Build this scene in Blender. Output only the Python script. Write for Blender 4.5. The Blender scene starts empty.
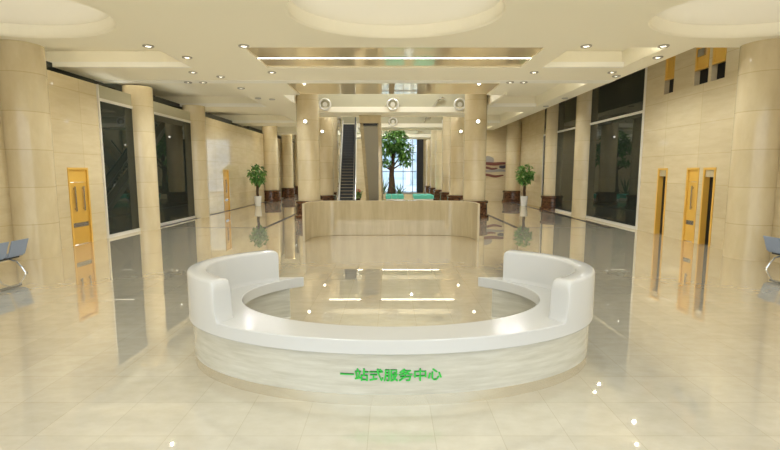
import bpy, bmesh, math, random
from mathutils import Vector, Matrix
random.seed(7)
PI = math.pi
scene = bpy.context.scene
COL = scene.collection

# ------------------------------------------------------------------ materials
def new_mat(name):
    m = bpy.data.materials.new(name); m.use_nodes = True
    nt = m.node_tree
    return m, nt, nt.nodes['Principled BSDF']

def plain(name, col, rough=.5, metal=0., spec=.5, emit=None, estr=0., ior=1.5, coat=0.):
    m, nt, b = new_mat(name)
    b.inputs['Base Color'].default_value = (*col, 1)
    b.inputs['Roughness'].default_value = rough
    b.inputs['Metallic'].default_value = metal
    b.inputs['Specular IOR Level'].default_value = spec
    b.inputs['IOR'].default_value = ior
    b.inputs['Coat Weight'].default_value = coat
    if emit:
        b.inputs['Emission Color'].default_value = (*emit, 1)
        b.inputs['Emission Strength'].default_value = estr
    return m

def stone(name, c1, c2, seam, axes, bw, bh, mortar=.004, rough=.05, ior=1.5, scale=(1, 1, 1), off=(0, 0), nscale=3., dark=None, frac=0.):
    """polished stone slabs: brick seams on two world axes over streaky noise"""
    m, nt, b = new_mat(name)
    N = nt.nodes.new; L = nt.links.new
    g = N('ShaderNodeNewGeometry')
    sep = N('ShaderNodeSeparateXYZ'); L(g.outputs['Position'], sep.inputs[0])
    comb = N('ShaderNodeCombineXYZ')
    L(sep.outputs[axes[0]], comb.inputs[0]); L(sep.outputs[axes[1]], comb.inputs[1])
    add = N('ShaderNodeVectorMath'); add.operation = 'ADD'
    add.inputs[1].default_value = (off[0], off[1], 0); L(comb.outputs[0], add.inputs[0])
    mp = N('ShaderNodeMapping'); mp.inputs['Scale'].default_value = scale
    L(g.outputs['Position'], mp.inputs[0])
    no = N('ShaderNodeTexNoise'); no.inputs['Scale'].default_value = nscale
    no.inputs['Detail'].default_value = 7; no.inputs['Roughness'].default_value = .62
    L(mp.outputs[0], no.inputs['Vector'])
    rp = N('ShaderNodeValToRGB'); rp.color_ramp.elements[0].position = .33; rp.color_ramp.elements[1].position = .68
    rp.color_ramp.elements[0].color = (*c1, 1); rp.color_ramp.elements[1].color = (*c2, 1)
    L(no.outputs['Fac'], rp.inputs[0])
    br = N('ShaderNodeTexBrick'); br.offset = frac; br.squash = 1
    br.inputs['Scale'].default_value = 1; br.inputs['Brick Width'].default_value = bw
    br.inputs['Row Height'].default_value = bh; br.inputs['Mortar Size'].default_value = mortar
    br.inputs['Mortar Smooth'].default_value = .3
    br.inputs['Color1'].default_value = (1, 1, 1, 1); br.inputs['Color2'].default_value = (.93, .93, .93, 1)
    br.inputs['Mortar'].default_value = (*seam, 1)
    L(add.outputs[0], br.inputs['Vector'])
    mx = N('ShaderNodeMix'); mx.data_type = 'RGBA'; mx.blend_type = 'MULTIPLY'; mx.inputs[0].default_value = 1
    L(rp.outputs[0], mx.inputs[6]); L(br.outputs['Color'], mx.inputs[7])
    L(mx.outputs[2], b.inputs['Base Color'])
    b.inputs['Roughness'].default_value = rough; b.inputs['IOR'].default_value = ior
    return m

CR1, CR2 = (.63, .52, .325), (.70, .595, .39)
M = {}
M['floor'] = stone('cream floor tiles', (.62, .585, .485), (.69, .66, .57), (.78, .75, .68), (0, 1), .6, .6, .003, .02, 2.3, (1, 1.6, 1), (.206 + 6, 6.35), 4)
def polish(m):
    nt = m.node_tree; N = nt.nodes.new; L = nt.links.new; b = nt.nodes['Principled BSDF']
    b.inputs['Specular IOR Level'].default_value = 0
    lw = N('ShaderNodeLayerWeight'); lw.inputs['Blend'].default_value = .5
    rp = N('ShaderNodeValToRGB'); e = rp.color_ramp.elements
    e[0].position = .3; e[0].color = (.08,) * 3 + (1,); e[1].position = 1; e[1].color = (.95,) * 3 + (1,)
    for p, v in ((.5, .16), (.62, .32), (.74, .56), (.86, .76)):
        q = e.new(p); q.color = (v, v, v, 1)
    L(lw.outputs['Facing'], rp.inputs[0])
    g = N('ShaderNodeBsdfGlossy'); g.inputs['Color'].default_value = (.97, .91, .78, 1); g.inputs['Roughness'].default_value = .012
    mx = N('ShaderNodeMixShader'); L(rp.outputs[0], mx.inputs[0]); L(b.outputs[0], mx.inputs[1]); L(g.outputs[0], mx.inputs[2])
    L(mx.outputs[0], nt.nodes['Material Output'].inputs['Surface'])
polish(M['floor'])
M['wall_x'] = stone('beige wall slabs side', CR1, CR2, (.84, .8, .72), (1, 2), 1.9, 1.0, .012, .06, 1.5, (1, .5, 2.5), (0, .05), 2.2)
M['wall_y'] = stone('beige wall slabs end', CR1, CR2, (.84, .8, .72), (0, 2), 1.9, 1.0, .012, .07, 1.5, (.5, 1, 2.5), (0, .05), 2.2)
M['column'] = stone('beige column cladding', CR1, CR2, (.8, .76, .68), (0, 2), 200, 1.0, .012, .07, 1.5, (1.5, 1.5, .6), (100, .05), 2)
M['screen'] = stone('polished travertine', (.47, .385, .24), (.58, .49, .32), (1, 1, 1), (0, 2), 200, 50, 0, .04, 1.6, (2.5, 2.5, .25), (100, 20), 2)
M['desk_stone'] = stone('cream grained desk cladding', (.50, .48, .40), (.62, .605, .53), (1, 1, 1), (0, 2), 200, 50, 0, .12, 1.5, (.9, .9, 9), (100, 20), 2.4)
M['emperador'] = stone('dark brown marble', (.010, .005, .003), (.19, .085, .04), (1, 1, 1), (0, 2), 200, 50, 0, .08, 1.5, (1, 1, 1.3), (100, 20), 7)
M['white'] = plain('white solid surface', (.59, .592, .58), .15)
M['ceiling'] = plain('cream ceiling paint', (.93, .88, .73), .6, spec=.2)
M['dome'] = plain('warm grey dome paint', (.90, .86, .75), .6, spec=.2)
M['mirror'] = plain('gold tinted mirror', (.92, .79, .54), .02, .38)
M['glass_dark'] = plain('dark tinted glass', (.016, .022, .018), .015, 0, .5, ior=1.45)
M['glass_green'] = plain('pale green frosted glass', (.50, .47, .34), .2)
M['frame'] = plain('pale metal frame', (.78, .76, .70), .3, .3)
M['kick'] = plain('brushed kick plate', (.72, .68, .58), .12, .75)
M['steel'] = plain('brushed steel', (.55, .55, .56), .25, 1.)
M['chrome'] = plain('chrome', (.8, .8, .8), .08, 1.)
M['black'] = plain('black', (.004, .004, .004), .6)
M['blackmetal'] = plain('black metal', (.015, .015, .017), .3, .2)
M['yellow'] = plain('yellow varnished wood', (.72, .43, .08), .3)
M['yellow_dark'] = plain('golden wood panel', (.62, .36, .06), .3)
M['green_text'] = plain('green lettering', (.03, .52, .06), .4)
M['teal'] = plain('teal upholstery', (.12, .58, .46), .6)
M['led'] = plain('white light strip', (1, 1, 1), .5, emit=(1, .96, .86), estr=9)
M['lamp'] = plain('lit lamp lens', (1, 1, 1), .5, emit=(1, .93, .78), estr=5)
M['lamp_ring'] = plain('brushed lamp ring', (.45, .43, .38), .35, .7)
M['step'] = plain('dark escalator steps', (.035, .037, .042), .45, .3)
M['step_edge'] = plain('escalator step edge', (.055, .056, .06), .4, .3)
M['rubber'] = plain('black rubber', (.012, .012, .012), .45)
M['grey_panel'] = plain('grey soffit panel', (.44, .41, .34), .4, .0)
M['seat_blue'] = plain('blue grey seat mesh', (.27, .33, .46), .5, .1)
M['pot'] = plain('white ceramic pot', (.82, .81, .78), .2)
M['bark'] = stone('bark', (.05, .028, .015), (.13, .08, .045), (1, 1, 1), (0, 2), 200, 50, 0, .8, 1.4, (3, 3, 1), (100, 20), 9)
M['soil'] = plain('soil', (.04, .025, .015), .9)
M['strip'] = plain('dark brown stone inlay', (.03, .015, .01), .3, spec=.25)
M['art_red'] = plain('dark red relief', (.16, .045, .03), .4)
M['art_grey'] = plain('grey relief', (.30, .28, .26), .4)
M['art_dark'] = plain('charcoal relief', (.07, .06, .07), .4)
M['red'] = plain('red flower petals', (.6, .04, .04), .5)
def leaf_mat(name, a, b_):
    m, nt, b = new_mat(name)
    N = nt.nodes.new; L = nt.links.new
    no = N('ShaderNodeTexNoise'); no.inputs['Scale'].default_value = 5
    g = N('ShaderNodeNewGeometry'); L(g.outputs['Position'], no.inputs['Vector'])
    rp = N('ShaderNodeValToRGB'); rp.color_ramp.elements[0].position = .35; rp.color_ramp.elements[1].position = .65
    rp.color_ramp.elements[0].color = (*a, 1); rp.color_ramp.elements[1].color = (*b_, 1)
    L(no.outputs['Fac'], rp.inputs[0]); L(rp.outputs[0], b.inputs['Base Color'])
    b.inputs['Roughness'].default_value = .45
    return m
M['leaf'] = leaf_mat('green leaves', (.05, .17, .03), (.20, .40, .08))
M['agave'] = leaf_mat('agave leaves', (.04, .14, .05), (.14, .27, .10))

# ------------------------------------------------------------------ mesh helpers
def link(name, bm, mat, parent=None, smooth=True, bevel=0., angle=35, segs=2):
    bmesh.ops.recalc_face_normals(bm, faces=bm.faces)
    me = bpy.data.meshes.new(name); bm.to_mesh(me); bm.free()
    if smooth:
        for p in me.polygons: p.use_smooth = True
        me.set_sharp_from_angle(angle=math.radians(angle))
    mats = mat if isinstance(mat, (list, tuple)) else [mat]
    for q in mats: me.materials.append(M[q])
    o = bpy.data.objects.new(name, me); COL.objects.link(o)
    if parent: o.parent = parent
    if bevel:
        md = o.modifiers.new('bevel', 'BEVEL'); md.width = bevel; md.segments = segs
        md.limit_method = 'ANGLE'; md.angle_limit = math.radians(40); md.harden_normals = False
    return o

def box(bm, x0, x1, y0, y1, z0, z1, mi=0):
    v = [bm.verts.new(p) for p in ((x0, y0, z0), (x1, y0, z0), (x1, y1, z0), (x0, y1, z0), (x0, y0, z1), (x1, y0, z1), (x1, y1, z1), (x0, y1, z1))]
    for f in ((3, 2, 1, 0), (4, 5, 6, 7), (0, 1, 5, 4), (1, 2, 6, 5), (2, 3, 7, 6), (3, 0, 4, 7)):
        fc = bm.faces.new([v[i] for i in f]); fc.material_index = mi
    return v

def prism(bm, poly, z0, z1):
    """poly = list of (x,y)"""
    a = [bm.verts.new((x, y, z0)) for x, y in poly]; b = [bm.verts.new((x, y, z1)) for x, y in poly]
    n = len(poly); bm.faces.new(a[::-1]); bm.faces.new(b)
    for i in range(n): bm.faces.new((a[i], a[(i + 1) % n], b[(i + 1) % n], b[i]))

def hull_bar(bm, p, q, side, w, up, h):
    """box section bar from p to q"""
    p, q, side, up = Vector(p), Vector(q), Vector(side).normalized(), Vector(up).normalized()
    v = []
    for c in (p, q):
        for s, t in ((-1, -1), (1, -1), (1, 1), (-1, 1)):
            v.append(bm.verts.new(c + side * (s * w / 2) + up * (t * h / 2)))
    for f in ((3, 2, 1, 0), (4, 5, 6, 7), (0, 1, 5, 4), (1, 2, 6, 5), (2, 3, 7, 6), (3, 0, 4, 7)):
        bm.faces.new([v[i] for i in f])

def lathe(bm, prof, cx=0, cy=0, cz=0, n=40, sy=1.):
    rings = []
    for r, z in prof:
        rings.append([bm.verts.new((cx + r * math.cos(2 * PI * k / n), cy + sy * r * math.sin(2 * PI * k / n), cz + z)) for k in range(n)])
    for a, b in zip(rings, rings[1:]):
        for k in range(n): bm.faces.new((a[k], a[(k + 1) % n], b[(k + 1) % n], b[k]))
    bm.faces.new(rings[0][::-1]); bm.faces.new(rings[-1])

def tube(bm, pts, rad, n=8):
    pts = [Vector(p) for p in pts]
    rads = rad if isinstance(rad, (list, tuple)) else [rad] * len(pts)
    rings = []
    for i, p in enumerate(pts):
        d = (pts[min(i + 1, len(pts) - 1)] - pts[max(i - 1, 0)]).normalized()
        a = Vector((0, 0, 1)) if abs(d.z) < .9 else Vector((1, 0, 0))
        u = d.cross(a).normalized(); w = d.cross(u)
        rings.append([bm.verts.new(p + (u * math.cos(2 * PI * k / n) + w * math.sin(2 * PI * k / n)) * rads[i]) for k in range(n)])
    for a, b in zip(rings, rings[1:]):
        for k in range(n): bm.faces.new((a[k], a[(k + 1) % n], b[(k + 1) % n], b[k]))
    bm.faces.new(rings[0][::-1]); bm.faces.new(rings[-1])

def torus(bm, c, R, r, n=28, m=8, axis='y'):
    c = Vector(c); rings = []
    for i in range(n):
        a = 2 * PI * i / n
        e = Vector((math.cos(a), 0, math.sin(a))) if axis == 'y' else Vector((math.cos(a), math.sin(a), 0))
        ax = Vector((0, 1, 0)) if axis == 'y' else Vector((0, 0, 1))
        rings.append([bm.verts.new(c + e * (R + r * math.cos(2 * PI * k / m)) + ax * (r * math.sin(2 * PI * k / m))) for k in range(m)])
    for i in range(n):
        a, b = rings[i], rings[(i + 1) % n]
        for k in range(m): bm.faces.new((a[k], a[(k + 1) % m], b[(k + 1) % m], b[k]))

def B(): return bmesh.new()

def tag(o, label, cat, group=None, kind=None):
    o['label'] = label; o['category'] = cat
    if group: o['group'] = group
    if kind: o['kind'] = kind
    return o

def thing(name, label, cat, loc=(0, 0, 0), group=None, rz=0, kind=None):
    o = bpy.data.objects.new(name, None); COL.objects.link(o)
    o.location = loc; o.rotation_euler = (0, 0, rz); o.empty_display_size = .2
    return tag(o, label, cat, group, kind)

def dup(root, loc, label, rz=None):
    r = root.copy(); COL.objects.link(r); r.location = loc
    if rz is not None: r.rotation_euler = (0, 0, rz)
    r['label'] = label
    for ch in list(root.children):
        c = ch.copy(); COL.objects.link(c); c.parent = r
        for g in list(ch.children):
            d = g.copy(); COL.objects.link(d); d.parent = c
    return r

def struct(name, bm, mat, parent=None, **k):
    o = link(name, bm, mat, parent, **k)
    if not parent: o['kind'] = 'structure'
    return o

def cells(bm, axis, p0, p1, a0, a1, z0, z1, holes):
    """slab wall with rectangular openings; axis 'x': spans y=a, thickness x=p0..p1"""
    A = sorted({a0, a1, *[h[0] for h in holes], *[h[1] for h in holes]})
    Zs = sorted({z0, z1, *[h[2] for h in holes], *[h[3] for h in holes]})
    A = [a for a in A if a0 <= a <= a1]; Zs = [z for z in Zs if z0 <= z <= z1]
    for i in range(len(A) - 1):
        run = None
        for j in range(len(Zs) - 1):
            ca, cz = (A[i] + A[i + 1]) / 2, (Zs[j] + Zs[j + 1]) / 2
            if any(h[0] < ca < h[1] and h[2] < cz < h[3] for h in holes): continue
            if axis == 'x': box(bm, p0, p1, A[i], A[i + 1], Zs[j], Zs[j + 1])
            else: box(bm, A[i], A[i + 1], p0, p1, Zs[j], Zs[j + 1])

ZC = 5.72          # soffit height
XW = 10.15         # half width of the hall
# ------------------------------------------------------------------ floor
bm = B(); box(bm, -13.5, 13.5, -5, 56, -.2, 0); struct('floor', bm, 'floor')
bm = B()
for x0, x1, y0, y1 in ((-10.08, -9.84, 19.2, 52), (-5.46, -5.26, 19.2, 52), (9.24, 9.46, 19.2, 36.9), (5.26, 5.46, 19.2, 36.9),
                       (-9.88, -5.42, 19.2, 19.27), (5.42, 9.3, 19.2, 19.27)):
    box(bm, x0, x1, y0, y1, -.01, .003)
struct('trim_1', bm, 'strip')

# ------------------------------------------------------------------ side walls
DL = [(14.36, 15.33, -.01, 2.5)]
bm = B(); cells(bm, 'x', -XW - .5, -XW, -5, 16.1, 0, 5.36, DL)
struct('wall_left', bm, 'wall_x', smooth=False)
bm = B(); cells(bm, 'x', -XW - .5, -XW, 24.2, 53, 0, 5.36, [(27.7, 28.6, -.01, 2.5), (40.3, 41.3, -.01, 2.5)])
struct('wall_left_far', bm, 'wall_x', smooth=False)
DR = [(16.8, 17.4, -.01, 2.5), (15.08, 15.7, -.01, 2.5), (14.3, 14.87, -.01, 2.5)]
NR = [(16.82, 17.38, 5.22, 6.5), (15.02, 15.7, 5.22, 6.5), (14.27, 14.88, 5.22, 6.5)]
bm = B(); cells(bm, 'x', XW, XW + .5, -5, 18.6, 0, 7.2, DR + NR)
struct('wall_right', bm, 'wall_x', smooth=False)
bm = B(); box(bm, XW, XW + .5, 30.6, 37.3, 0, 7.2)
struct('wall_right_far', bm, 'wall_x', smooth=False)
bm = B(); cells(bm, 'y', 37.3, 37.7, 4.9, XW + .5, 0, 7.2, [])
struct('wall_back_right', bm, 'wall_y', smooth=False)
bm = B(); box(bm, -XW - .5, -4.8, 53, 53.4, 0, 7.2)
struct('wall_back_left', bm, 'wall_y', smooth=False)
bm = B(); box(bm, 4.9, 5.2, 37.7, 53, 0, 7.2)
struct('wall_right_atrium', bm, 'wall_x', smooth=False)
# upper storey behind the left parapet, and above the right wall
bm = B(); box(bm, -12.4, -12.1, -5, 54, 5.36, 7.2); box(bm, -12.1, -XW - .5, -5, 54, 5.2, 5.36)
struct('wall_left_upper', bm, 'ceiling', smooth=False)
bm = B(); box(bm, -11.0, -10.9, 13.2, 52, 5.37, 5.85)
struct('window_1', bm, 'glass_dark', smooth=False)
bm = B(); box(bm, -11.0, -10.9, -5, 12.0, 5.37, 5.66)
struct('window_2', bm, 'glass_dark', smooth=False)
bm = B(); box(bm, -10.6, -10.16, -5, 12.1, 5.55, 5.64)
struct('trim_2', bm, 'frame', smooth=False)
# upper walls of the atrium
bm = B()
box(bm, -4.95, -4.75, 20.5, 53, 6.3, 9.5); box(bm, 4.9, 5.1, 20.5, 53, 6.3, 9.5); box(bm, -4.75, 4.9, 20.3, 20.5, 5.95, 9.5)
struct('wall_atrium_upper', bm, 'wall_x', smooth=False)

# ------------------------------------------------------------------ ceiling
def ellipse(cx, cy, a, b, n=72): return [(cx + a * math.cos(2 * PI * k / n), cy + b * math.sin(2 * PI * k / n)) for k in range(n)]
DOMES = [(.1, 10.2, 2.32, 1.78), (-8.5, 10.2, 2.4, 1.78), (8.25, 10.2, 2.55, 1.78)]
bm = B()
edges = []
def loop(pts, z):
    vs = [bm.verts.new((x, y, z)) for x, y in pts]
    es = [bm.edges.new((vs[i], vs[(i + 1) % len(vs)])) for i in range(len(vs))]
    return vs, es
ov, oe = loop([(-13.5, -5), (13.5, -5), (13.5, 12.84), (-13.5, 12.84)], ZC); edges += oe
dl = []
for d in DOMES:
    v, e = loop(ellipse(*d), ZC); edges += e; dl.append((v, d))
bmesh.ops.triangle_fill(bm, edges=edges, use_beauty=True)
for v, d in dl:                                        # dome recesses
    n = len(v); prev = v
    for k, dz in ((.985, .04), (.97, .3)):
        w = [bm.verts.new((x, y, ZC + dz)) for x, y in ellipse(d[0], d[1], d[2] * k, d[3] * k)]
        for i in range(n):
            bm.faces.new((prev[i], prev[(i + 1) % n], w[(i + 1) % n], w[i]))
        prev = w
    f = bm.faces.new(prev); f.material_index = 1
box(bm, -13.5, 13.5, 12.70, 12.84, ZC + .001, 6.3)     # rear edge of the front slab
box(bm, -13.5, 13.5, -5, 12.7, 6.2, 6.3)
# running soffits and transverse beams of the two aisles
box(bm, -6.45, -4.0, 12.84, 20.5, ZC, 6.3); box(bm, -6.45, -4.75, 20.5, 53, ZC, 6.3)
box(bm, 4.2, 4.9, 12.84, 20.5, ZC, 6.3); box(bm, 4.9, 5.1, 20.5, 37.3, ZC, 6.3)
box(bm, 7.5, 8.26, 12.84, 37.3, ZC, 7.2)
box(bm, -12.1, 8.26, 15.3, 17.8, ZC - .001, 6.3)

for y0, y1 in ((24.2, 26.2), (32, 34), (40, 42), (48, 50)):
    box(bm, -12.1, -6.45, y0, y1, ZC, 6.3)
    if y0 < 37: box(bm, 4.9, 7.5, y0, y1, ZC, 6.3)
box(bm, -12.1, -6.45, 12.84, 53, 6.25, 6.35); box(bm, 4.9, 7.5, 12.84, 37.3, 6.25, 6.35)
box(bm, 8.26, XW + .6, 12.84, 37.4, 7.2, 7.3)
box(bm, -4.95, 5.1, 20.3, 53.4, 9.5, 9.6)
struct('ceiling', bm, ['ceiling', 'dome'], smooth=False)
M['trim_paint'] = plain('pale trim paint', (.95, .93, .86), .5, spec=.3)  # paler than the ceiling: glow of lit beam edges put into the colour
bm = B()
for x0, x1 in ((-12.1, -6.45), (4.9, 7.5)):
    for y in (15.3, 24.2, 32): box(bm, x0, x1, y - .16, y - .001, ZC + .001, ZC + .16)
box(bm, -12.1, 8.26, 17.25, 17.8, ZC - .014, ZC - .002)  # thin band added along the rear beam edge to carry the painted glow
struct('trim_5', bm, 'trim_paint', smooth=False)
for i, (y0, y1) in enumerate(((12.84, 15.3), (17.8, 20.5))):
    bm = B(); box(bm, -4.0, 4.2, y0, y1, ZC + .04, ZC + .1)
    struct('trim_%d' % (3 + i), bm, 'mirror', smooth=False)

# ------------------------------------------------------------------ glazing between the columns
def glazing(n, sx, y0, y1, top, rail, label):
    root = thing('window_%d' % n, label, 'window', (0, 0, 0), kind='structure')
    xo, xi = sx * (XW + .06), sx * (XW - .06)
    x0, x1 = min(xo, xi), max(xo, xi)
    bm = B(); box(bm, x0, x1, y0, y1, 0, .12); box(bm, x0, x1, y0, y1, rail - .05, rail + .05)
    box(bm, x0, x1, y0, y0 + .06, .12, rail - .05); box(bm, x0, x1, y1 - .06, y1, .12, rail - .05)
    if top > rail + .3: box(bm, x0, x1, y0, y0 + .05, rail + .05, top)
    link('window_frame', bm, 'frame', root, smooth=False)
    a, b = sorted((sx * (XW + .02), sx * (XW - .02)))
    bm = B(); box(bm, a, b, y0 + .06, y1 - .06, .12, rail - .05); link('glass_pane', bm, 'glass_dark', root, smooth=False)
    bm = B(); box(bm, a, b, y0 + .05, y1, rail + .05, top)
    link('glass_pane', bm, 'glass_dark' if sx > 0 else 'glass_green', root, smooth=False)
glazing(3, -1, 16.1, 18.55, 5.36, 4.86, 'tall dark glass window in the left wall between the single yellow door and a column')
glazing(4, -1, 18.9, 23.7, 5.36, 4.86, 'wide dark glass window in the left wall farther back, between two columns')
glazing(5, 1, 18.6, 23.8, 7.2, 4.77, 'widest dark glass window in the right wall, next to the three doors')
glazing(6, 1, 24.3, 28.3, 7.2, 4.77, 'dark glass window between two columns in the middle of the right wall')
glazing(7, 1, 29.0, 30.6, 7.2, 4.77, 'narrow dark glass window beside the potted tree on the right')

# ------------------------------------------------------------------ doors
def door(n, sx, y0, y1, label, opened=False, handles=2):
    root = thing('door_%d' % n, label, 'door', (0, 0, 0), kind='structure')
    def X(a, b): a, b = sx * (XW + a), sx * (XW + b); return min(a, b), max(a, b)
    fr = .07
    bm = B(); x0, x1 = X(-.02, .17 if opened else .12)
    box(bm, x0, x1, y0, y0 + fr, 0, 2.5); box(bm, x0, x1, y1 - fr, y1, 0, 2.5); box(bm, x0, x1, y0 + fr, y1 - fr, 2.43, 2.5)
    link('door_frame', bm, 'yellow', root, smooth=False)
    if opened:
        x0, x1 = X(.02, .08); bm = B(); box(bm, x0, x1, y0 + fr, y1 - fr, 2.2, 2.43); link('transom', bm, 'screen', root, smooth=False)
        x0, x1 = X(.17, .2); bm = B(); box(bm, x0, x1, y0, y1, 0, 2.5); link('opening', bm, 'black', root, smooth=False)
        return
    x0, x1 = X(.03, .09)
    bm = B(); box(bm, x0, x1, y0 + fr, y1 - fr, 2.04, 2.43); link('transom', bm, 'yellow', root, smooth=False)
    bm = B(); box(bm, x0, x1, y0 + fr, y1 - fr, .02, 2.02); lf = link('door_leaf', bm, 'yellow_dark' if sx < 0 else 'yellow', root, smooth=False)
    hx0, hx1 = X(-.03, .0); w = y1 - y0
    for k in range(handles):
        yy = y0 + w * ((.26, .68)[k] if handles == 2 else .42)
        bm = B(); box(bm, hx0, hx1, yy, yy + .045, 1.1, 1.9)
        c0, c1 = X(0., .03); box(bm, c0, c1, yy, yy + .045, 1.14, 1.2); box(bm, c0, c1, yy, yy + .045, 1.8, 1.86)
        link('handle', bm, 'steel', lf, smooth=False)
    k0, k1 = X(.018, .03)
    bm = B(); box(bm, k0, k1, y0 + fr + .03, y1 - fr - .03, .58, .72); link('push_plate', bm, 'steel', lf, smooth=False)
door(1, -1, 14.36, 15.33, 'closed yellow wooden door with two upright handles in the left wall')
door(2, 1, 16.8, 17.4, 'open yellow framed doorway closest to the dark glass in the right wall', True)
door(3, 1, 15.08, 15.7, 'closed yellow wooden door between two open doorways in the right wall', False, 1)
door(4, 1, 14.3, 14.87, 'open yellow framed doorway closest to the big column in the right wall', True)
door(5, -1, 27.7, 28.6, 'yellow door far along the left wall before the potted tree', False, 1)
door(6, -1, 40.3, 41.3, 'narrow yellow door beyond the potted tree at the far left', False, 1)
def niche(n, y0, y1, zs, label, sign=False):
    root = thing('door_%d' % n, label, 'upper doorway', (0, 0, 0), kind='structure')
    bm = B(); box(bm, XW + .03, XW + .1, y0 + .001, y1 - .001, zs, 6.499)
    box(bm, XW - .015, XW + .03, y0 + .02, y0 + .09, zs, 6.5); box(bm, XW - .015, XW + .03, y1 - .09, y1 - .02, zs, 6.5)
    box(bm, XW - .01, XW + .03, y0 + .09, y1 - .09, zs, zs + .07)
    link('door_leaf', bm, 'yellow', root, smooth=False)
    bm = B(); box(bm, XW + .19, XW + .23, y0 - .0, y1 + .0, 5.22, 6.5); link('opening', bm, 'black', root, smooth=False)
    if sign:
        bm = B(); box(bm, XW - .03, XW + .03, y0 + .22, y1 - .14, 6.12, 6.36); link('grey_plate', bm, 'steel', root, smooth=False)
niche(7, 16.82, 17.38, 5.72, 'small upper opening with a yellow panel, nearest the dark glass, high on the right wall')
niche(8, 15.02, 15.7, 5.70, 'middle upper opening with a yellow panel and grey plate high on the right wall', True)
niche(9, 14.27, 14.88, 5.72, 'upper opening with a yellow panel nearest the big column high on the right wall')

# ------------------------------------------------------------------ end window
root = thing('window_8', 'tall bright glazed end wall with black mullions behind the tree', 'window', (0, 53, 0), kind='structure')
bm = B()
for x in (-1.75, -.1, 1.4, 2.5): box(bm, x - .035, x + .035, -.05, .05, 0, 9.5)
for z in (.05, 2.4, 4.6, 7.0, 9.4): box(bm, -1.8, 2.9, -.04, .04, z - .035, z + .035)
link('window_frame', bm, 'blackmetal', root, smooth=False)
bm = B(); box(bm, 2.95, 3.7, -.35, .1, 0, 9.5); link('black_post', bm, 'blackmetal', root, smooth=False)
m, nt, b = new_mat('clear window glass')
tr = nt.nodes.new('ShaderNodeBsdfTransparent'); tr.inputs[0].default_value = (.93, .96, .97, 1)
gl = nt.nodes.new('ShaderNodeBsdfGlossy'); gl.inputs['Roughness'].default_value = .02
mx = nt.nodes.new('ShaderNodeMixShader'); mx.inputs[0].default_value = .06
nt.links.new(tr.outputs[0], mx.inputs[1]); nt.links.new(gl.outputs[0], mx.inputs[2])
nt.links.new(mx.outputs[0], nt.nodes['Material Output'].inputs['Surface']); M['clear'] = m
bm = B(); box(bm, -1.8, 2.95, -.01, .01, .02, 9.4); link('glass_pane', bm, 'clear', root, smooth=False)
bm = B(); box(bm, 3.7, 4.9, 53, 53.3, 0, 9.5); box(bm, -4.95, -1.8, 53, 53.3, 0, 9.5); struct('wall_back', bm, 'wall_y', smooth=False)

# pale towers outside, seen through the end window
M['tower'] = plain('pale blue grey facade', (.78, .82, .85), .6)
M['tower_glass'] = plain('blue facade glass', (.58, .68, .77), .3)
for x0, x1, y, h, lab in ((-9, 3.2, 82, 30, 'pale blue tower seen through the left of the end window, behind the tree'), (3.9, 14, 88, 24, 'pale blue tower seen through the right of the end window')):
    t = thing('building', lab, 'building', ((x0 + x1) / 2, y, -.2), 'towers outside the end window')
    w = (x1 - x0) / 2
    bm = B(); box(bm, -w, w, 0, 10, 0, h); link('facade', bm, 'tower', t, smooth=False)
    bm = B()
    for k in range(int(h / 3.2)): box(bm, -w + .5, w - .5, -.06, .02, 1.2 + 3.2 * k, 2.9 + 3.2 * k)
    link('window_band', bm, 'tower_glass', t, smooth=False)
bm = B(); box(bm, -60, 60, 56.5, 140, -.3, -.2); struct('ground', bm, 'tower', smooth=False)

# ------------------------------------------------------------------ columns
def column(x, y, r, h, base, label, group, kind='thing'):
    root = thing('column', label, 'column', (x, y, 0), group, kind=kind)
    bm = B(); lathe(bm, [(r, .9 if base else 0), (r, h)], n=56); link('shaft', bm, 'column', root)
    if base:
        k = r / .57
        bm = B(); lathe(bm, [(.78 * k, 0), (.78 * k, .14), (.70 * k, .19), (.68 * k, .72), (.73 * k, .77), (.73 * k, .87), (.66 * k, .9)], n=40)
        link('base', bm, 'emperador', root)
    return root
ORD = ['nearest', 'second', 'third', 'fourth', 'fifth', 'sixth']
GL, GR = 'columns left of the atrium', 'columns right of the atrium'
cols = []
for i, y in enumerate((23.7, 29.3, 33.7)):
    cols.append(column(-4.25 - (.2 if i == 2 else 0), y, .57, 9.5, True, '%s beige column of the row left of the escalators, on a dark marble base' % ORD[i], GL))
for i, y in enumerate((23.7, 29.3, 33.7, 38.6, 43.4, 48.6)):
    cols.append(column(4.32, y, .57, 9.5, True, '%s beige column of the row right of the tree, on a dark marble base' % ORD[i], GR))
GO = 'columns along the side walls'
column(-9.9, 12.6, .54, ZC, False, 'big beige column nearest the camera, at the left wall by the blue seats', GO, 'structure')
column(-XW, 18.72, .54, ZC, False, 'beige column between the two dark glass windows on the left', GO, 'structure')
column(-XW, 23.95, .54, ZC, False, 'beige column at the far end of the left dark glass', GO, 'structure')
column(-9.75, 37.2, .6, 6.25, True, 'beige column with dark base just beyond the left potted tree', GO, 'structure')
column(-9.6, 42.6, .5, 6.25, True, 'beige column with dark base beyond the narrow far left door', GO, 'structure')
column(-9.6, 48.2, .5, 6.25, True, 'last beige column with dark base in the left aisle', GO, 'structure')
column(9.9, 12.5, .54, ZC, False, 'big beige column nearest the camera, at the right wall by the blue seats', GO, 'structure')
column(XW, 24.05, .54, 7.2, False, 'beige column without base between the dark glass windows on the right', GO, 'structure')
column(XW, 28.65, .54, 7.2, True, 'beige column with dark base between dark glass windows on the right', GO, 'structure')
column(9.7, 36.4, .6, 6.25, True, 'beige column with dark base at the art wall, behind the right potted tree', GO, 'structure')

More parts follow.
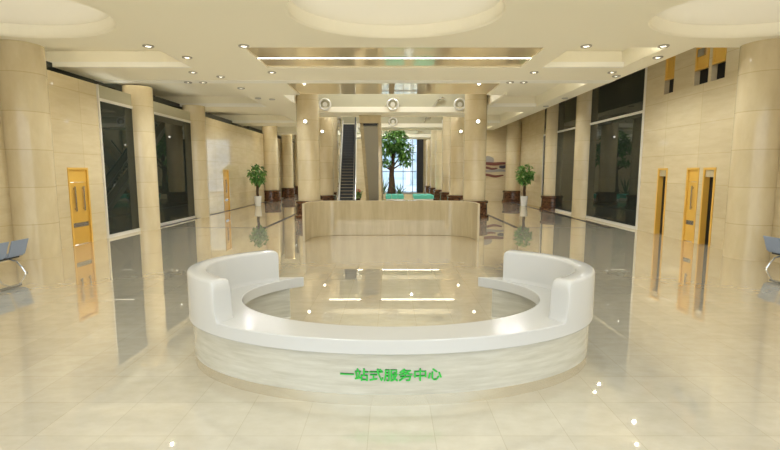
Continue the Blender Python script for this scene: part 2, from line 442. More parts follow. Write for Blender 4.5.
# wall lamps on the front of the atrium columns
proto = None
def sconce(x, y, z, label):
    global proto
    if proto is None:
        proto = thing('wall_lamp', label, 'lamp', (x, y, z), 'round lamps on the atrium columns')
        bm = B(); lathe(bm, [(.09, -.06), (.11, -.05), (.11, .05), (.09, .06)], n=20)
        for v in bm.verts: v.co = Vector((v.co.x, v.co.z, v.co.y))
        link('lamp_body', bm, 'lamp_ring', proto)
        bm = B(); bmesh.ops.create_uvsphere(bm, u_segments=18, v_segments=10, radius=.08)
        for v in bm.verts: v.co.y = v.co.y * .6 - .09
        link('lamp_globe', bm, 'lamp', proto)
    else: dup(proto, (x, y, z), label)
for side, xx, ys in (('left', -4.25, (23.7, 29.3, 33.7)), ('right', 4.32, (23.7, 29.3, 33.7, 38.6, 43.4, 48.6))):
    for i, y in enumerate(ys):
        sconce(xx - (.2 if side == 'left' and i == 2 else 0), y - .64, 4.85, 'round lamp on the %s column of the %s atrium row' % (ORD[i], side))

# ------------------------------------------------------------------ bridges across the atrium
def bridge(name, y, zb, label, zt):
    root = thing(name, label, 'bridge', (0, y, 0), 'bridges across the atrium')
    bm = B(); box(bm, -4.74, 4.88, 0, 2.0, zb, zb + .3); link('deck', bm, 'ceiling', root, smooth=False)
    bm = B(); box(bm, -4.74, 4.88, .05, .08, zb + .3, zt); link('glass_balustrade', bm, 'glass_green', root, smooth=False)
    bm = B(); tube(bm, [(-4.74, .065, zt + .03), (4.88, .065, zt + .03)], .04); link('handrail', bm, 'chrome', root)
    for x in ((-3.72, .1, 3.88) if y < 30 else (-3.95, .15, 4.2)):
        bm = B(); torus(bm, (x, -.06, zb + .42), .3, .055); lathe2(bm, x, -.06, zb + .42, .13)
        link('ring_ornament', bm, 'frame', root)
    bm = B(); box(bm, -3.9, 4.0, 1.9, 1.98, zb - .03, zb - .001); link('light_strip', bm, 'led', root, smooth=False)
    bm = B(); tube(bm, [(2.35, -.04, zb + .36), (2.5, -.05, zb + .4), (2.62, -.07, zb + .6), (2.72, -.08, zb + .72), (2.9, -.08, zb + .78), (3.02, -.06, zb + .7)], [.03, .04, .05, .06, .06, .04]); link('chrome_scroll', bm, 'chrome', root)
    bm = B(); box(bm, -4.74, 4.88, 1.56, 1.6, zb - .08, zb + .001); link('downstand', bm, 'ceiling', root, smooth=False)
def lathe2(bm, x, y, z, r):
    n = 20; a = [bm.verts.new((x + r * math.cos(2 * PI * k / n), y - .04, z + r * math.sin(2 * PI * k / n))) for k in range(n)]
    b = [bm.verts.new((v.co.x, y + .05, v.co.z)) for v in a]
    bm.faces.new(a); bm.faces.new(b[::-1])
    for k in range(n): bm.faces.new((a[k], a[(k + 1) % n], b[(k + 1) % n], b[k]))
bridge('footbridge', 26.3, ZC, 'nearest footbridge with glass balustrade and ring ornaments across the atrium', 7.1)
bridge('footbridge', 35.15, ZC, 'second footbridge, at the top of the dark stepped escalator', 7.1)
bridge('footbridge', 45.0, ZC, 'farthest footbridge, above the crown of the big tree', 7.1)

# ------------------------------------------------------------------ escalators
def escalator_up(label):
    RISE = 5.9
    P0, P1 = Vector((-2.72, 27.5, 0)), Vector((-3.14, 34.75, RISE))
    d2 = Vector((P1.x - P0.x, P1.y - P0.y, 0)); run = d2.length; dirn = d2.normalized()
    root = thing('escalator', label, 'escalator', P0, 'escalators', math.atan2(-dirn.x, dirn.y))
    sl = RISE / run; n = 30; w = .41
    bm = B()
    for i in range(n):
        y0, z0 = run * i / n, RISE * i / n
        box(bm, -w, w, y0, y0 + run / n, z0, z0 + RISE / n - .02)
    link('steps', bm, 'step', root, smooth=False)
    bm = B()
    for i in range(n):
        y0, z1 = run * i / n, RISE * (i + 1) / n
        box(bm, -w, w, y0 - .01, y0 + .03, z1 - .035, z1 - .012)
    link('step_edges', bm, 'step_edge', root, smooth=False)
    for s in (-1, 1):
        x = s * (w + .09)
        bm = B(); hull_bar(bm, (x, -.3, -.05), (x, run, RISE + .1), (1, 0, 0), .16, (0, -sl, 1), .3); link('side_skirt', bm, 'frame', root, smooth=False)
        bm = B(); hull_bar(bm, (x, -.1, .5), (x, run, RISE + .62), (1, 0, 0), .03, (0, -sl, 1), .62); link('glass_panel', bm, 'grey_panel', root, smooth=False)
        bm = B(); tube(bm, [(x, .15, .3), (x, -.3, .45), (x, -.42, .7), (x, -.2, .92), (x, .2, 1.2), (x, run, RISE + 1.02)], .045); link('handrail', bm, 'chrome' if s < 0 else 'rubber', root)
    for a, b in ((-w - .3, -w - .02), (w + .02, w + .3)):
        bm = B(); box(bm, a, b, run - .55, run - .02, RISE - .62, RISE - .2); link('newel_box', bm, 'frame', root, smooth=False)
escalator_up('dark stepped escalator rising away from the hall behind the marble screen')
def escalator_down(label):
    H1, R_ = 5.05, 6.9
    root = thing('escalator', label, 'escalator', (-1.24, 35.2, 0), 'escalators')
    def bar(name, x, w, h, dz, mat):
        bm = B(); hull_bar(bm, (x, 0, dz), (x, -R_, H1 + dz), (1, 0, 0), w, (0, H1, R_), h); return link(name, bm, mat, root, smooth=False)
    bar('soffit_panel', 0, .86, .08, .1, 'grey_panel')
    bar('side_skirt', -.54, .22, .5, .3, 'column'); bar('side_skirt', .54, .22, .5, .3, 'column')
    bar('truss', 0, .86, .3, .33, 'frame')
    bm = B(); box(bm, -.65, .65, -R_ - .75, -R_ + .1, H1 + .2, ZC - .01); link('landing_box', bm, 'column', root, smooth=False, bevel=.02)
    bm = B(); box(bm, -.43, .43, -R_ - .5, -R_ - .3, H1 + .08, H1 + .2); link('recess', bm, 'blackmetal', root, smooth=False)
    for s in (-1, 1):
        bm = B(); tube(bm, [(s * .54, -.2, .9), (s * .54, -R_ + 2.2, H1 - 1.61 + 1.0)], .05); link('handrail', bm, 'rubber', root)
    bm = B(); box(bm, .49, .65, -R_ - .75, -R_ - .6, 0, H1 + .2); link('support_post', bm, 'column', root, smooth=False)
escalator_down('beige escalator seen from below with a grey underside, left of the tree')

# outlines of the seven characters on the desk front
GV=[[6135,486],[6044,108],[6120,76],[6207,472],[6295,561],[6295,65],[6435,-62],[6637,-62],[6784,184],[6712,218],[6634,9],[6441,9],[6373,65],[6373,561],[6761,485],[6892,105],[6966,135],[6831,512],[6342,756],[6611,527],[6665,584],[6393,805],[5458,840],[5458,661],[5096,661],[5096,186],[5171,186],[5171,248],[5458,248],[5458,-79],[5537,-79],[5537,248],[5825,248],[5825,191],[5902,191],[5902,661],[5537,661],[5537,840],[5171,322],[5171,588],[5458,588],[5458,322],[5825,322],[5537,322],[5537,588],[5825,588],[4446,381],[4427,282],[4126,282],[4126,216],[4404,216],[4057,-14],[4098,-78],[4484,216],[4788,216],[4728,4],[4684,-6],[4532,1],[4556,-66],[4706,-69],[4787,-41],[4866,248],[4870,282],[4505,282],[4524,375],[4745,673],[4509,527],[4324,659],[4338,673],[4382,841],[4090,579],[4137,523],[4275,616],[4424,497],[4046,423],[4075,357],[4508,457],[4919,369],[4961,437],[4597,495],[4862,710],[4817,741],[4804,737],[4397,737],[4460,826],[3858,391],[3758,166],[3648,391],[3487,800],[3487,-80],[3558,-80],[3558,391],[3583,391],[3716,110],[3562,-19],[3606,-74],[3759,54],[3921,-81],[3970,-23],[3802,109],[3941,447],[3897,463],[3884,460],[3558,460],[3558,730],[3839,730],[3839,607],[3820,591],[3690,592],[3714,528],[3872,538],[3912,606],[3912,800],[3108,803],[3108,444],[3034,-46],[3095,-81],[3170,259],[3329,259],[3329,11],[3310,-8],[3209,-8],[3230,-80],[3364,-66],[3399,10],[3399,803],[3176,733],[3329,733],[3329,569],[3176,569],[3176,499],[3329,499],[3329,330],[3174,330],[3176,444],[2709,791],[2853,665],[2905,712],[2760,833],[2565,836],[2570,653],[2055,653],[2055,580],[2575,580],[2849,-82],[2967,144],[2901,186],[2855,-4],[2653,580],[2947,580],[2947,653],[2649,653],[2645,836],[2059,24],[2083,-50],[2565,60],[2559,128],[2345,82],[2345,358],[2532,358],[2532,431],[2090,431],[2090,358],[2270,358],[2270,67],[1467,362],[1467,-79],[1540,-79],[1540,-31],[1842,-31],[1842,-75],[1918,-75],[1918,362],[1706,362],[1706,561],[1960,561],[1960,633],[1706,633],[1706,841],[1629,841],[1629,362],[1540,39],[1540,291],[1842,291],[1842,39],[1058,652],[1058,582],[1447,582],[1447,652],[1098,525],[1146,167],[1209,178],[1158,536],[1330,549],[1264,144],[1047,95],[1065,20],[1443,116],[1436,185],[1328,159],[1400,535],[1175,815],[1243,662],[1311,686],[1240,835],[44,431],[44,349],[960,349],[960,431]]
GF=[[18,20,21],[19,20,18],[5,13,4],[5,12,13],[14,16,17],[15,16,14],[10,8,9],[10,7,8],[6,12,5],[6,11,12],[6,10,11],[6,7,10],[1,3,0],[1,2,3],[23,37,22],[23,36,37],[25,39,24],[39,23,24],[39,36,23],[39,35,36],[39,40,35],[40,44,35],[44,45,35],[45,34,35],[25,38,39],[41,44,40],[41,43,44],[42,34,45],[25,27,38],[27,41,38],[27,43,41],[27,42,43],[27,28,42],[28,31,42],[31,32,42],[32,34,42],[25,26,27],[29,31,28],[29,30,31],[33,34,32],[70,84,69],[70,83,84],[82,80,81],[70,68,83],[68,82,83],[68,80,82],[68,65,80],[65,79,80],[70,67,68],[66,79,65],[70,72,67],[72,66,67],[70,71,72],[73,66,72],[73,79,66],[74,79,73],[74,76,79],[76,78,79],[74,75,76],[77,78,76],[47,64,46],[47,63,64],[49,47,48],[49,63,47],[49,62,63],[49,61,62],[49,50,61],[50,53,61],[53,54,61],[54,60,61],[51,53,50],[51,52,53],[55,60,54],[56,60,55],[58,56,57],[58,60,56],[58,59,60],[114,126,113],[126,125,113],[126,127,125],[127,124,125],[114,129,126],[128,124,127],[114,130,129],[130,128,129],[130,131,128],[131,124,128],[114,134,130],[132,124,131],[115,134,114],[115,133,134],[115,117,133],[117,132,133],[117,118,132],[118,124,132],[115,116,117],[119,124,118],[120,124,119],[120,123,124],[122,120,121],[122,123,120],[89,104,88],[104,112,88],[104,105,112],[105,111,112],[89,103,104],[106,111,105],[107,111,106],[107,110,111],[109,107,108],[109,110,107],[102,100,101],[89,91,103],[91,102,103],[91,100,102],[91,92,100],[92,87,100],[87,85,100],[85,99,100],[89,90,91],[93,87,92],[93,86,87],[86,99,85],[93,99,86],[94,99,93],[94,96,99],[96,98,99],[94,95,96],[97,98,96],[140,152,139],[140,151,152],[135,137,138],[136,137,135],[142,140,141],[142,151,140],[142,150,151],[142,149,150],[143,149,142],[144,148,143],[148,149,143],[144,147,148],[162,160,161],[162,159,160],[163,159,162],[164,158,163],[158,159,163],[164,157,158],[147,145,146],[147,144,145],[157,155,156],[164,155,157],[153,155,164],[153,154,155],[186,188,185],[186,187,188],[194,200,193],[189,191,192],[194,199,200],[190,191,189],[199,197,198],[194,197,199],[195,197,194],[195,196,197],[201,203,204],[202,203,201],[180,178,179],[180,177,178],[180,174,177],[174,176,177],[174,175,176],[180,173,174],[166,182,165],[182,180,165],[182,173,180],[182,172,173],[182,183,172],[183,171,172],[166,181,182],[184,171,183],[166,168,181],[168,184,181],[168,169,184],[169,171,184],[166,167,168],[170,171,169],[206,208,205],[206,207,208]]
# ------------------------------------------------------------------ reception desk
DY = 5.88
def oval(a, b, cy, t): return Vector((a * math.sin(t), cy - b * math.cos(t), 0))
def ring_solid(name, mat, parent, oa, ia, to, ti, z0, z1, n=96, bevel=0., capT=None):
    """swept ring between an outer and an inner oval; oa/ia=(a,b,cy); z1 may be a list of heights"""
    bm = B(); S = []
    for i in range(n + 1):
        f = i / n
        po = oval(*oa, to[0] + (to[1] - to[0]) * f); pi_ = oval(*ia, ti[0] + (ti[1] - ti[0]) * f)
        S.append([bm.verts.new((po.x, po.y, z0)), bm.verts.new((po.x, po.y, z1)), bm.verts.new((pi_.x, pi_.y, z1)), bm.verts.new((pi_.x, pi_.y, z0))])
    for a, b in zip(S, S[1:]):
        for k in range(4): bm.faces.new((a[k], a[(k + 1) % 4], b[(k + 1) % 4], b[k]))
    bm.faces.new(S[0][::-1]); bm.faces.new(S[-1])
    return link(name, bm, mat, parent, bevel=bevel, angle=40)
desk = thing('reception_desk', 'white oval reception desk with green lettering in the middle of the hall', 'reception desk', (0, 0, 0))
OA, IA = (2.59, 1.58, DY), (1.98, 1.34, 6.05)
TO, TI = 2.359, 2.38
link_ct = ring_solid('counter_top', 'white', desk, OA, IA, (-TO, TO), (-TI, TI), .565, .72, bevel=.012)
BO, BI = (2.55, 1.51, DY), (2.37, 1.33, DY)
ring_solid('base_panel', 'desk_stone', desk, BO, BI, (-2.42, 2.42), (-2.42, 2.42), .12, .565)
ring_solid('kick_plate', 'kick', desk, (2.545, 1.505, DY), (2.39, 1.35, DY), (-2.42, 2.42), (-2.42, 2.42), 0, .12)
def high_wall(sg, label):
    bm = B(); ZT = 1.17; th = .225
    t0 = math.acos((DY - 4.80) / 1.58); t1 = TO
    # arc-length stations
    fine = [oval(*OA, t0 + (t1 - t0) * i / 400) for i in range(401)]
    acc = [0]
    for a, b in zip(fine, fine[1:]): acc.append(acc[-1] + (b - a).length)
    Ltot = acc[-1]
    ss = [(0, .721), (.012, .732), (.03, .765), (.042, .81), (.05, .88), (.055, 1.05), (.06, 1.10), (.072, 1.135), (.09, 1.158), (.115, ZT)]
    e = [(Ltot - .06, ZT), (Ltot - .03, ZT - .01), (Ltot - .01, ZT - .03), (Ltot, ZT - .06)]
    k = 40; mid = [(.115 + (Ltot - .06 - .115) * i / k, ZT) for i in range(1, k)]
    S = []
    for s, z in ss + mid + e:
        j = min(range(401), key=lambda q: abs(acc[q] - s)); t = t0 + (t1 - t0) * j / 400
        p = oval(*OA, t); nrm = Vector((math.sin(t) / OA[0], -math.cos(t) / OA[1], 0)).normalized()
        c = .03; zz = max(z, .7215)
        prof = [(0, .70), (0, max(zz - c, .71)), (c * .3, max(zz - c * .3, .712)), (c, zz), (th - c, zz), (th - c * .3, max(zz - c * .3, .712)), (th, max(zz - c, .71)), (th, min(.78, max(zz - c - .001, .709))), (th + .012, min(.74, max(zz - c - .002, .708))), (th + .04, .70)]
        row = []
        for d, z_ in prof:
            q = p - nrm * d
            row.append(bm.verts.new((q.x * (sg), q.y, z_)))
        S.append(row)
    m_ = len(S[0])
    for a, b in zip(S, S[1:]):
        for i in range(m_): bm.faces.new((a[i], a[(i + 1) % m_], b[(i + 1) % m_], b[i]))
    bm.faces.new(S[0][::-1]); bm.faces.new(S[-1])
    o = link('raised_counter', bm, 'white', desk, angle=50); o['label'] = label
high_wall(1, 'raised white rim at the right end of the desk'); high_wall(-1, 'raised white rim at the left end of the desk')
# lettering, wrapped on the curved front
bm = B(); SC = 1.03 / 6.99
nv = len(GV); ec = {}
for f in GF:
    for a, b in zip(f, f[1:] + f[:1]): ec[(a, b)] = 1
for c_, (ox, oy) in enumerate(((-15, -6), (15, -6), (-15, 8), (15, 8))):        # bold strokes: four offset layers
    vs = []
    for d in (.002, .0155 + c_ * .0004):
        for x, y in GV:
            X = ((x + ox) / 1000 - 3.5075) * SC; Z = .283 + ((y + oy) / 1000) * SC * .93
            t = math.asin(X / (BO[0])); p = oval(*BO, t)
            nrm = Vector((math.sin(t) / BO[0], -math.cos(t) / BO[1], 0)).normalized()
            q = p + nrm * d; vs.append(bm.verts.new((q.x, q.y, Z)))
    for f in GF: bm.faces.new([vs[k + nv] for k in f])
    for (a, b) in ec:
        if (b, a) not in ec: bm.faces.new((vs[a], vs[b], vs[b + nv], vs[a + nv]))
me = bpy.data.meshes.new('lettering'); bm.to_mesh(me); bm.free(); me.materials.append(M['green_text'])
o = bpy.data.objects.new('lettering', me); COL.objects.link(o); o.parent = desk; o['label'] = 'green characters on the front of the desk'

# ------------------------------------------------------------------ marble screen
bm = B(); S = []
n = 72
for i in range(n + 1):
    t = -PI / 2 + PI * i / n
    def sup(a, b, e): return (a * math.copysign(abs(math.sin(t)) ** e, math.sin(t)), 15.3 + b * abs(math.cos(t)) ** (e * .8))
    xi, yi = sup(2.92, 1.66, .56); xo, yo = sup(3.0, 1.9, .56)
    S.append([bm.verts.new((xo, yo, 0)), bm.verts.new((xo, yo, 1.3)), bm.verts.new((xi, yi, 1.3)), bm.verts.new((xi, yi, 0))])
for a, b in zip(S, S[1:]):
    for k in range(4): bm.faces.new((a[k], a[(k + 1) % 4], b[(k + 1) % 4], b[k]))
bm.faces.new(S[0][::-1]); bm.faces.new(S[-1])
tag(link('marble_screen', bm, 'screen', bevel=.015), 'low curved beige marble screen wall behind the white desk', 'screen wall')

# ------------------------------------------------------------------ teal benches
for x0, x1, seams, label in ((-.45, 1.05, 2, 'teal upholstered bench in front of the tree trunk'), (1.85, 3.45, 0, 'teal upholstered bench right of the tree, beside the columns')):
    t = thing('bench', label, 'bench', ((x0 + x1) / 2, 36.6, 0), 'teal benches')
    w = (x1 - x0) / 2
    k = seams + 1
    for i in range(k):
        a = -w + 2 * w * i / k; b = -w + 2 * w * (i + 1) / k
        bm = B(); box(bm, a + .012, b - .012, 0, 2.6, .2, .5); link('cushion', bm, 'teal', t, bevel=.04)
    bm = B(); box(bm, -w + .05, w - .05, .05, 2.55, 0, .2); link('plinth', bm, 'frame', t, smooth=False)

# ------------------------------------------------------------------ planting
def leaves(bm, c, R, n, size, shape='ball'):
    for _ in range(n):
        while True:
            p = Vector((random.uniform(-1, 1), random.uniform(-1, 1), random.uniform(-1, 1)))
            if .25 < p.length < 1: break
        p = Vector((p.x * R[0], p.y * R[1], p.z * R[2])) + Vector(c)
        s = size * random.uniform(.6, 1.25)
        d = (p - Vector(c)); d.z *= .4; d += Vector((random.uniform(-.5, .5), random.uniform(-.5, .5), random.uniform(-.9, .15)))
        d.normalize(); u = d.cross(Vector((random.uniform(-.3, .3), random.uniform(-.3, .3), 1))).normalized(); nn = u.cross(d)
        v = [bm.verts.new(p), bm.verts.new(p + d * s * .45 + u * s * .28 + nn * s * .06), bm.verts.new(p + d * s - nn * s * .1), bm.verts.new(p + d * s * .45 - u * s * .28 + nn * s * .06)]
        bm.faces.new((v[0], v[1], v[2])); bm.faces.new((v[0], v[2], v[3]))
def blades(bm, c, n, L, w, tilt=(.25, 1.0)):
    for k in range(n):
        a = 2 * PI * k / n + random.uniform(-.25, .25); el = random.uniform(*tilt)
        d = Vector((math.cos(a), math.sin(a), 0)); l = L * random.uniform(.75, 1.1); u = Vector((-math.sin(a), math.cos(a), 0))
        prev = None
        for j in range(5):
            f = j / 4; q = Vector(c) + d * (l * f * math.sin(el)) + Vector((0, 0, l * f * math.cos(el) - .12 * l * f * f))
            ww = w * (1 - f) * (.7 + .6 * f) + .004
            a1, a2 = bm.verts.new(q - u * ww), bm.verts.new(q + u * ww)
            m_ = bm.verts.new(q + Vector((0, 0, -ww * .5)))
            if prev: bm.faces.new((prev[0], prev[2], m_, a1)); bm.faces.new((prev[2], prev[1], a2, m_))
            prev = (a1, a2, m_)
tr_ = thing('indoor_tree', 'large leafy indoor tree standing in front of the bright end window', 'tree', (.05, 41.2, -.04))
plt = thing('planter', 'long low beige planter box holding the big tree and the agaves', 'planter', (.05, 41.2, 0))
bm = B(); cells(bm, 'y', -.9, -.8, -1.1, 3.4, 0, .42, []); box(bm, -1.1, 3.4, 1.2, 1.3, 0, .42); box(bm, -1.1, -1.0, -.8, 1.2, 0, .42); box(bm, 3.3, 3.4, -.8, 1.2, 0, .42); link('box', bm, 'column', plt, smooth=False)
bm = B(); box(bm, -1.0, 3.3, -.8, 1.2, 0, .36); link('soil', bm, 'soil', plt, smooth=False)
bm = B(); tube(bm, [(0, 0, .4), (.03, 0, 1.2), (.0, 0, 2.2), (.12, .0, 3.3), (.15, 0, 4.3)], [.42, .3, .22, .17, .1], 12)
for a, b in (((0, 0, 2.4), (-.7, .2, 3.6)), ((.05, 0, 2.7), (.9, -.1, 3.9)), ((.1, 0, 3.2), (.5, .5, 4.8)), ((.1, 0, 3.4), (-.4, -.3, 5.0)), ((.05, 0, 2.6), (1.2, .1, 3.2)), ((0, 0, 2.5), (-.95, -.1, 3.0))):
    tube(bm, [a, tuple((p + q) / 2 + (.08 if i == 2 else 0) for i, (p, q) in enumerate(zip(a, b))), b], [.09, .06, .03], 7)
link('trunk', bm, 'bark', tr_)
bm = B()
for c, R, n in (((.3, 0, 5.2), (1.15, 1.0, .95), 420), ((1.05, 0, 4.4), (.85, .8, .8), 260), ((-.4, 0, 4.6), (.85, .8, .7), 240), ((.5, 0, 6.0), (.7, .7, .5), 120), ((1.25, 0, 3.4), (.55, .5, .45), 90), ((-.6, -.1, 3.3), (.5, .5, .4), 70)):
    leaves(bm, c, R, n, .42)
link('foliage', bm, 'leaf', tr_)
for x, y, L, label in ((-.75, 40.75, 2.1, 'spiky agave plant at the left foot of the big tree'), (.75, 40.7, 1.3, 'small spiky agave plant at the right foot of the big tree')):
    t = thing('agave', label, 'plant', (x, y, .36), 'agaves in the planter'); bm = B(); blades(bm, (0, 0, 0), 13, L, .10); link('foliage', bm, 'agave', t)
# flower beside the escalator
t = thing('flowering_plant', 'red flowering plant between the two escalators', 'plant', (-2.35, 31.5, 0))
bm = B(); lathe(bm, [(.16, 0), (.24, .5), (.24, .55)], n=20); link('pot', bm, 'soil', t)
bm = B(); leaves(bm, (0, 0, .85), (.3, .3, .3), 90, .25); link('foliage', bm, 'leaf', t)
bm = B(); leaves(bm, (0, 0, 1.15), (.22, .22, .16), 40, .16); link('blossom', bm, 'red', t)

def potted(x, y, label):
    t = thing('potted_tree', label, 'potted tree', (x, y, 0), 'potted trees along the aisles')
    bm = B(); lathe(bm, [(.17, 0), (.2, .02), (.25, .66), (.25, .7), (.21, .7), (.21, .62)], n=28); link('pot', bm, 'pot', t)
    bm = B(); lathe(bm, [(.2, .58), (.2, .64)], n=20); link('soil', bm, 'soil', t)
    bm = B()
    for k in range(3):
        tube(bm, [(.06 * math.cos(2.1 * k + f * 4), .06 * math.sin(2.1 * k + f * 4), .6 + 1.1 * f) for f in (0, .2, .4, .6, .8, 1)], .045, 7)
    for k in range(5): tube(bm, [(0, 0, 1.6), (.32 * math.cos(k * 1.26), .32 * math.sin(k * 1.26), 2.1)], [.03, .015], 6)
    link('trunk', bm, 'bark', t)
    bm = B(); leaves(bm, (0, 0, 2.2), (.55, .55, .68), 420, .27); link('foliage', bm, 'leaf', t)
    return t
p1 = potted(-9.25, 31.6, 'potted tree with braided trunk in a white pot by the left wall')
dup(p1, (9.25, 31.6, 0), 'potted tree with braided trunk in a white pot by the right wall', 1.1)

# ------------------------------------------------------------------ wave art on the right end wall
t = thing('wall_relief', 'wavy dark red, grey and charcoal relief on the end wall of the right aisle', 'wall art', (8.45, 37.3, 0))
def wave(name, mat, x0, x1, zb, h, amp, ph, d):
    bm = B(); n = 30; S = []
    for i in range(n + 1):
        f = i / n; x = x0 + (x1 - x0) * f; w = amp * math.sin(f * 7 + ph)
        tp = h * (.35 + .65 * math.sin(PI * min(1, .08 + f * .92)) ** .5)
        S.append([bm.verts.new((x, -d, zb + w)), bm.verts.new((x, -d, zb + w + tp)), bm.verts.new((x, 0, zb + w + tp)), bm.verts.new((x, 0, zb + w))])
    for a, b in zip(S, S[1:]):
        for k in range(4): bm.faces.new((a[k], a[(k + 1) % 4], b[(k + 1) % 4], b[k]))
    bm.faces.new(S[0][::-1]); bm.faces.new(S[-1]); link(name, bm, mat, t)
wave('crest', 'art_grey', -.9, -.1, 3.15, .5, .03, 0, .06)
wave('wave', 'art_red', -1.1, 1.05, 2.92, .26, .04, 1.5, .09)
wave('wave', 'art_dark', .35, 1.05, 2.66, .26, .03, 2, .1)
wave('wave', 'art_red', -1.1, .2, 2.58, .18, .05, 0, .09)
wave('wave', 'art_grey', -1.1, 1.0, 2.36, .22, .03, 2.4, .06)
wave('wave', 'art_red', -1.1, .7, 1.98, .2, .07, .3, .09)

# ------------------------------------------------------------------ airport seats
def seats(x, y, rz, label):
    t = thing('beam_seat', label, 'seat', (x, y, 0), 'blue waiting seats', rz)
    for k in (-1, 0, 1):
        bm = B(); S = []
        for z, d in ((.42, .0), (.55, -.05), (.66, -.08), (.79, -.13)):
            S.append([bm.verts.new((k * .56 - .235, d - .0, z)), bm.verts.new((k * .56 + .235, d, z)), bm.verts.new((k * .56 + .235, d - .03, z)), bm.verts.new((k * .56 - .235, d - .03, z))])
        for a, b in zip(S, S[1:]):
            for q in range(4): bm.faces.new((a[q], a[(q + 1) % 4], b[(q + 1) % 4], b[q]))
        bm.faces.new(S[0][::-1]); bm.faces.new(S[-1]); link('backrest', bm, 'seat_blue', t)
        bm = B(); box(bm, k * .56 - .235, k * .56 + .235, .0, .46, .39, .42); link('seat', bm, 'seat_blue', t, bevel=.012)
    bm = B(); tube(bm, [(-.85, .18, .35), (.85, .18, .35)], .035, 10); link('beam', bm, 'blackmetal', t)
    for k in (-.56, .56):
        bm = B(); tube(bm, [(k, -.2, .02), (k, -.13, .14), (k, -.02, .27), (k, .18, .33), (k, .38, .27), (k, .46, .14), (k, .52, .02)], .022, 8)
        lathe(bm, [(.04, 0), (.04, .03)], k, -.2, 0, 12); lathe(bm, [(.04, 0), (.04, .03)], k, .52, 0, 12)
        link('leg', bm, 'chrome', t)
seats(-8.8, 9.95, math.radians(90), 'blue grey beam seat with chrome legs by the left wall')
seats(9.4, 10.4, math.radians(-90), 'blue grey beam seat with chrome legs by the right wall')

# ------------------------------------------------------------------ lights
LP = [(-6.5, 12.66, 'at the front ceiling edge, near the left dome'), (-3.94, 12.66, 'at the front ceiling edge, by the left mirror corner'),
      (5.23, 12.66, 'at the front ceiling edge, right of the mirror'), (7.3, 12.66, 'at the front ceiling edge, rightmost in that row'),
      (-6.0, 13.87, 'in the left soffit beside the first coffer'), (-6.7, 15.89, 'in the cross beam by the first left coffer'),
      (-6.03, 16.6, 'in the cross beam left, set back'), (-4.03, 15.89, 'in the cross beam below the left mirror corner'),
      (-7.6, 17.55, 'behind the cross beam left, outer of a pair'), (-7.04, 17.55, 'behind the cross beam left, inner of a pair'),
      (-6.04, 18.84, 'in the left soffit just past the cross beam'), (-6.08, 21.33, 'in the left soffit by the second coffer'),
      (-5.51, 21.62, 'in the left soffit near the first atrium column'), (7.85, 13.87, 'in the right soffit before the yellow panels'),
      (7.48, 15.89, 'at the right end of the cross beam'), (7.92, 16.5, 'at the cross beam right end, set back'),
      (4.84, 15.89, 'in the cross beam below the right mirror corner'), (4.46, 17.55, 'behind the cross beam right, inner of a pair'),
      (4.97, 17.55, 'behind the cross beam right, outer of a pair'), (7.95, 21.33, 'in the right soffit above the widest dark glass'),
      (7.94, 23.87, 'in the right soffit above the column without base')]
dp = None
for x, y, lab in LP:
    lb = 'small downlight ' + lab
    if dp is None:
        dp = thing('downlight', lb, 'downlight', (x, y, ZC), 'recessed downlights in the ceiling')
        bm = B(); torus(bm, (0, 0, -.012), .115, .03, 24, 8, 'z'); link('ring', bm, 'lamp_ring', dp)
        bm = B(); lathe(bm, [(.1, -.012), (.1, .0)], n=20); link('lens', bm, 'lamp', dp)
    else: dup(dp, (x, y, ZC - (.013 if 17.3 < y < 17.8 else 0)), lb)
bm = B(); box(bm, -4.0, 4.2, 14.17, 14.19, ZC + .03, ZC + .039)
tag(link('light_strip', bm, 'led', smooth=False), 'long white light strip across the mirrored ceiling panel', 'light strip')

def spot(x, y, z, e, size=.028, ang=165):
    l = bpy.data.lights.new('spot', 'SPOT'); l.energy = e; l.color = (.97, 1, 1); l.spot_size = math.radians(ang); l.spot_blend = .6; l.shadow_soft_size = size
    o = bpy.data.objects.new('spot', l); COL.objects.link(o); o.location = (x, y, z); return o
E0 = 78
for x, y, lab in LP: spot(x, y, ZC - .06, E0)
for x in (-6, -2, 2, 6):
    for y in (-2, 2, 6): spot(x, y, ZC - .06, E0 * 1.3)
for y in (27, 32, 37, 43, 49): spot(-7.5, y, ZC - .06, E0 * 1.7)
for y in (27, 31, 35): spot(7.0, y, ZC - .06, E0 * 1.7)
for y in (24, 30, 37, 43, 50):
    for x in (-2, 2): spot(x, y, 9.4, E0 * 5)

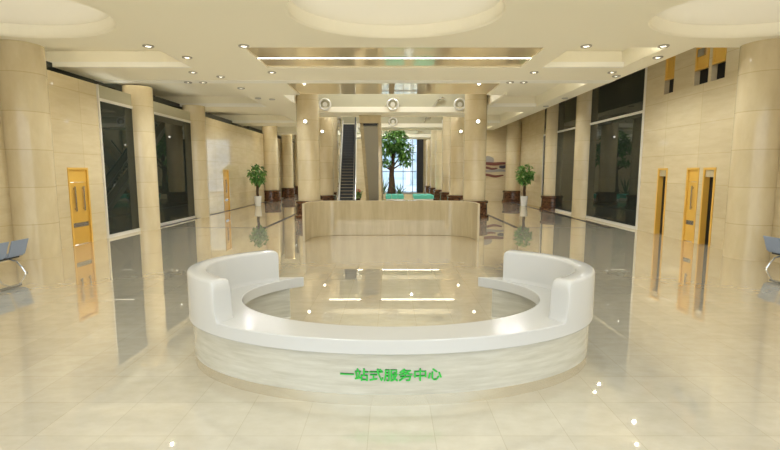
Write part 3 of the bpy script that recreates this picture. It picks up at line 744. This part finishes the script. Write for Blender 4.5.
def cove(x, y, z, e, sx, sy, rot=(PI, 0, 0)):
    l = bpy.data.lights.new('cove', 'AREA'); l.shape = 'RECTANGLE'; l.size = sx; l.size_y = sy; l.energy = e; l.color = (1, .98, .93)
    o = bpy.data.objects.new('cove', l); COL.objects.link(o); o.location = (x, y, z); o.rotation_euler = rot; return o
for cx, cy, a_, b_ in DOMES:
    o = cove(cx, cy, ZC + .05, 7, 1.86 * a_, 1.86 * b_); o.data.shape = 'ELLIPSE'
for y in (13.1, 18.2, 26.6, 34.4, 42.4):
    cove(-9.2, y, ZC + .02, 26 if y < 20 else 60, 5.0, .2)
    if y < 35: cove(6.2, y, ZC + .02, 14 if y < 20 else 30, 2.4, .2)
# ------------------------------------------------------------------ sky
w = bpy.data.worlds.new('sky'); scene.world = w; w.use_nodes = True
nt = w.node_tree; bg = nt.nodes['Background']
tc = nt.nodes.new('ShaderNodeTexCoord'); sp = nt.nodes.new('ShaderNodeSeparateXYZ'); nt.links.new(tc.outputs['Generated'], sp.inputs[0])
rp = nt.nodes.new('ShaderNodeValToRGB'); e = rp.color_ramp.elements
e[0].position = 0.; e[0].color = (.78, .76, .70, 1); e[1].position = .35; e[1].color = (.70, .84, 1, 1)
q = e.new(.03); q.color = (.95, .98, 1, 1)
nt.links.new(sp.outputs['Z'], rp.inputs[0]); nt.links.new(rp.outputs[0], bg.inputs['Color']); bg.inputs['Strength'].default_value = 2.1

# ------------------------------------------------------------------ camera
cam = bpy.data.cameras.new('camera'); co = bpy.data.objects.new('camera', cam); COL.objects.link(co)
cam.sensor_width = 36; cam.lens = 36 * 455 / 780; cam.clip_end = 300; cam.clip_start = .05
cam.shift_x = -1 / 780
th = math.atan(53 / 455)
co.location = (0, 0, 2.36); co.rotation_euler = (PI / 2 - th, 0, 0)
scene.camera = co
scene.view_settings.view_transform = 'Standard'; scene.view_settings.look = 'None'
scene.view_settings.exposure = .26; scene.view_settings.gamma = 1; scene.view_settings.use_curve_mapping = False
scene.cycles.use_denoising = True
scene.cycles.max_bounces = 10; scene.cycles.diffuse_bounces = 5; scene.cycles.glossy_bounces = 5; scene.cycles.transparent_max_bounces = 8
scene.cycles.sample_clamp_indirect = 4
scene.cycles.caustics_reflective = True; scene.cycles.caustics_refractive = False
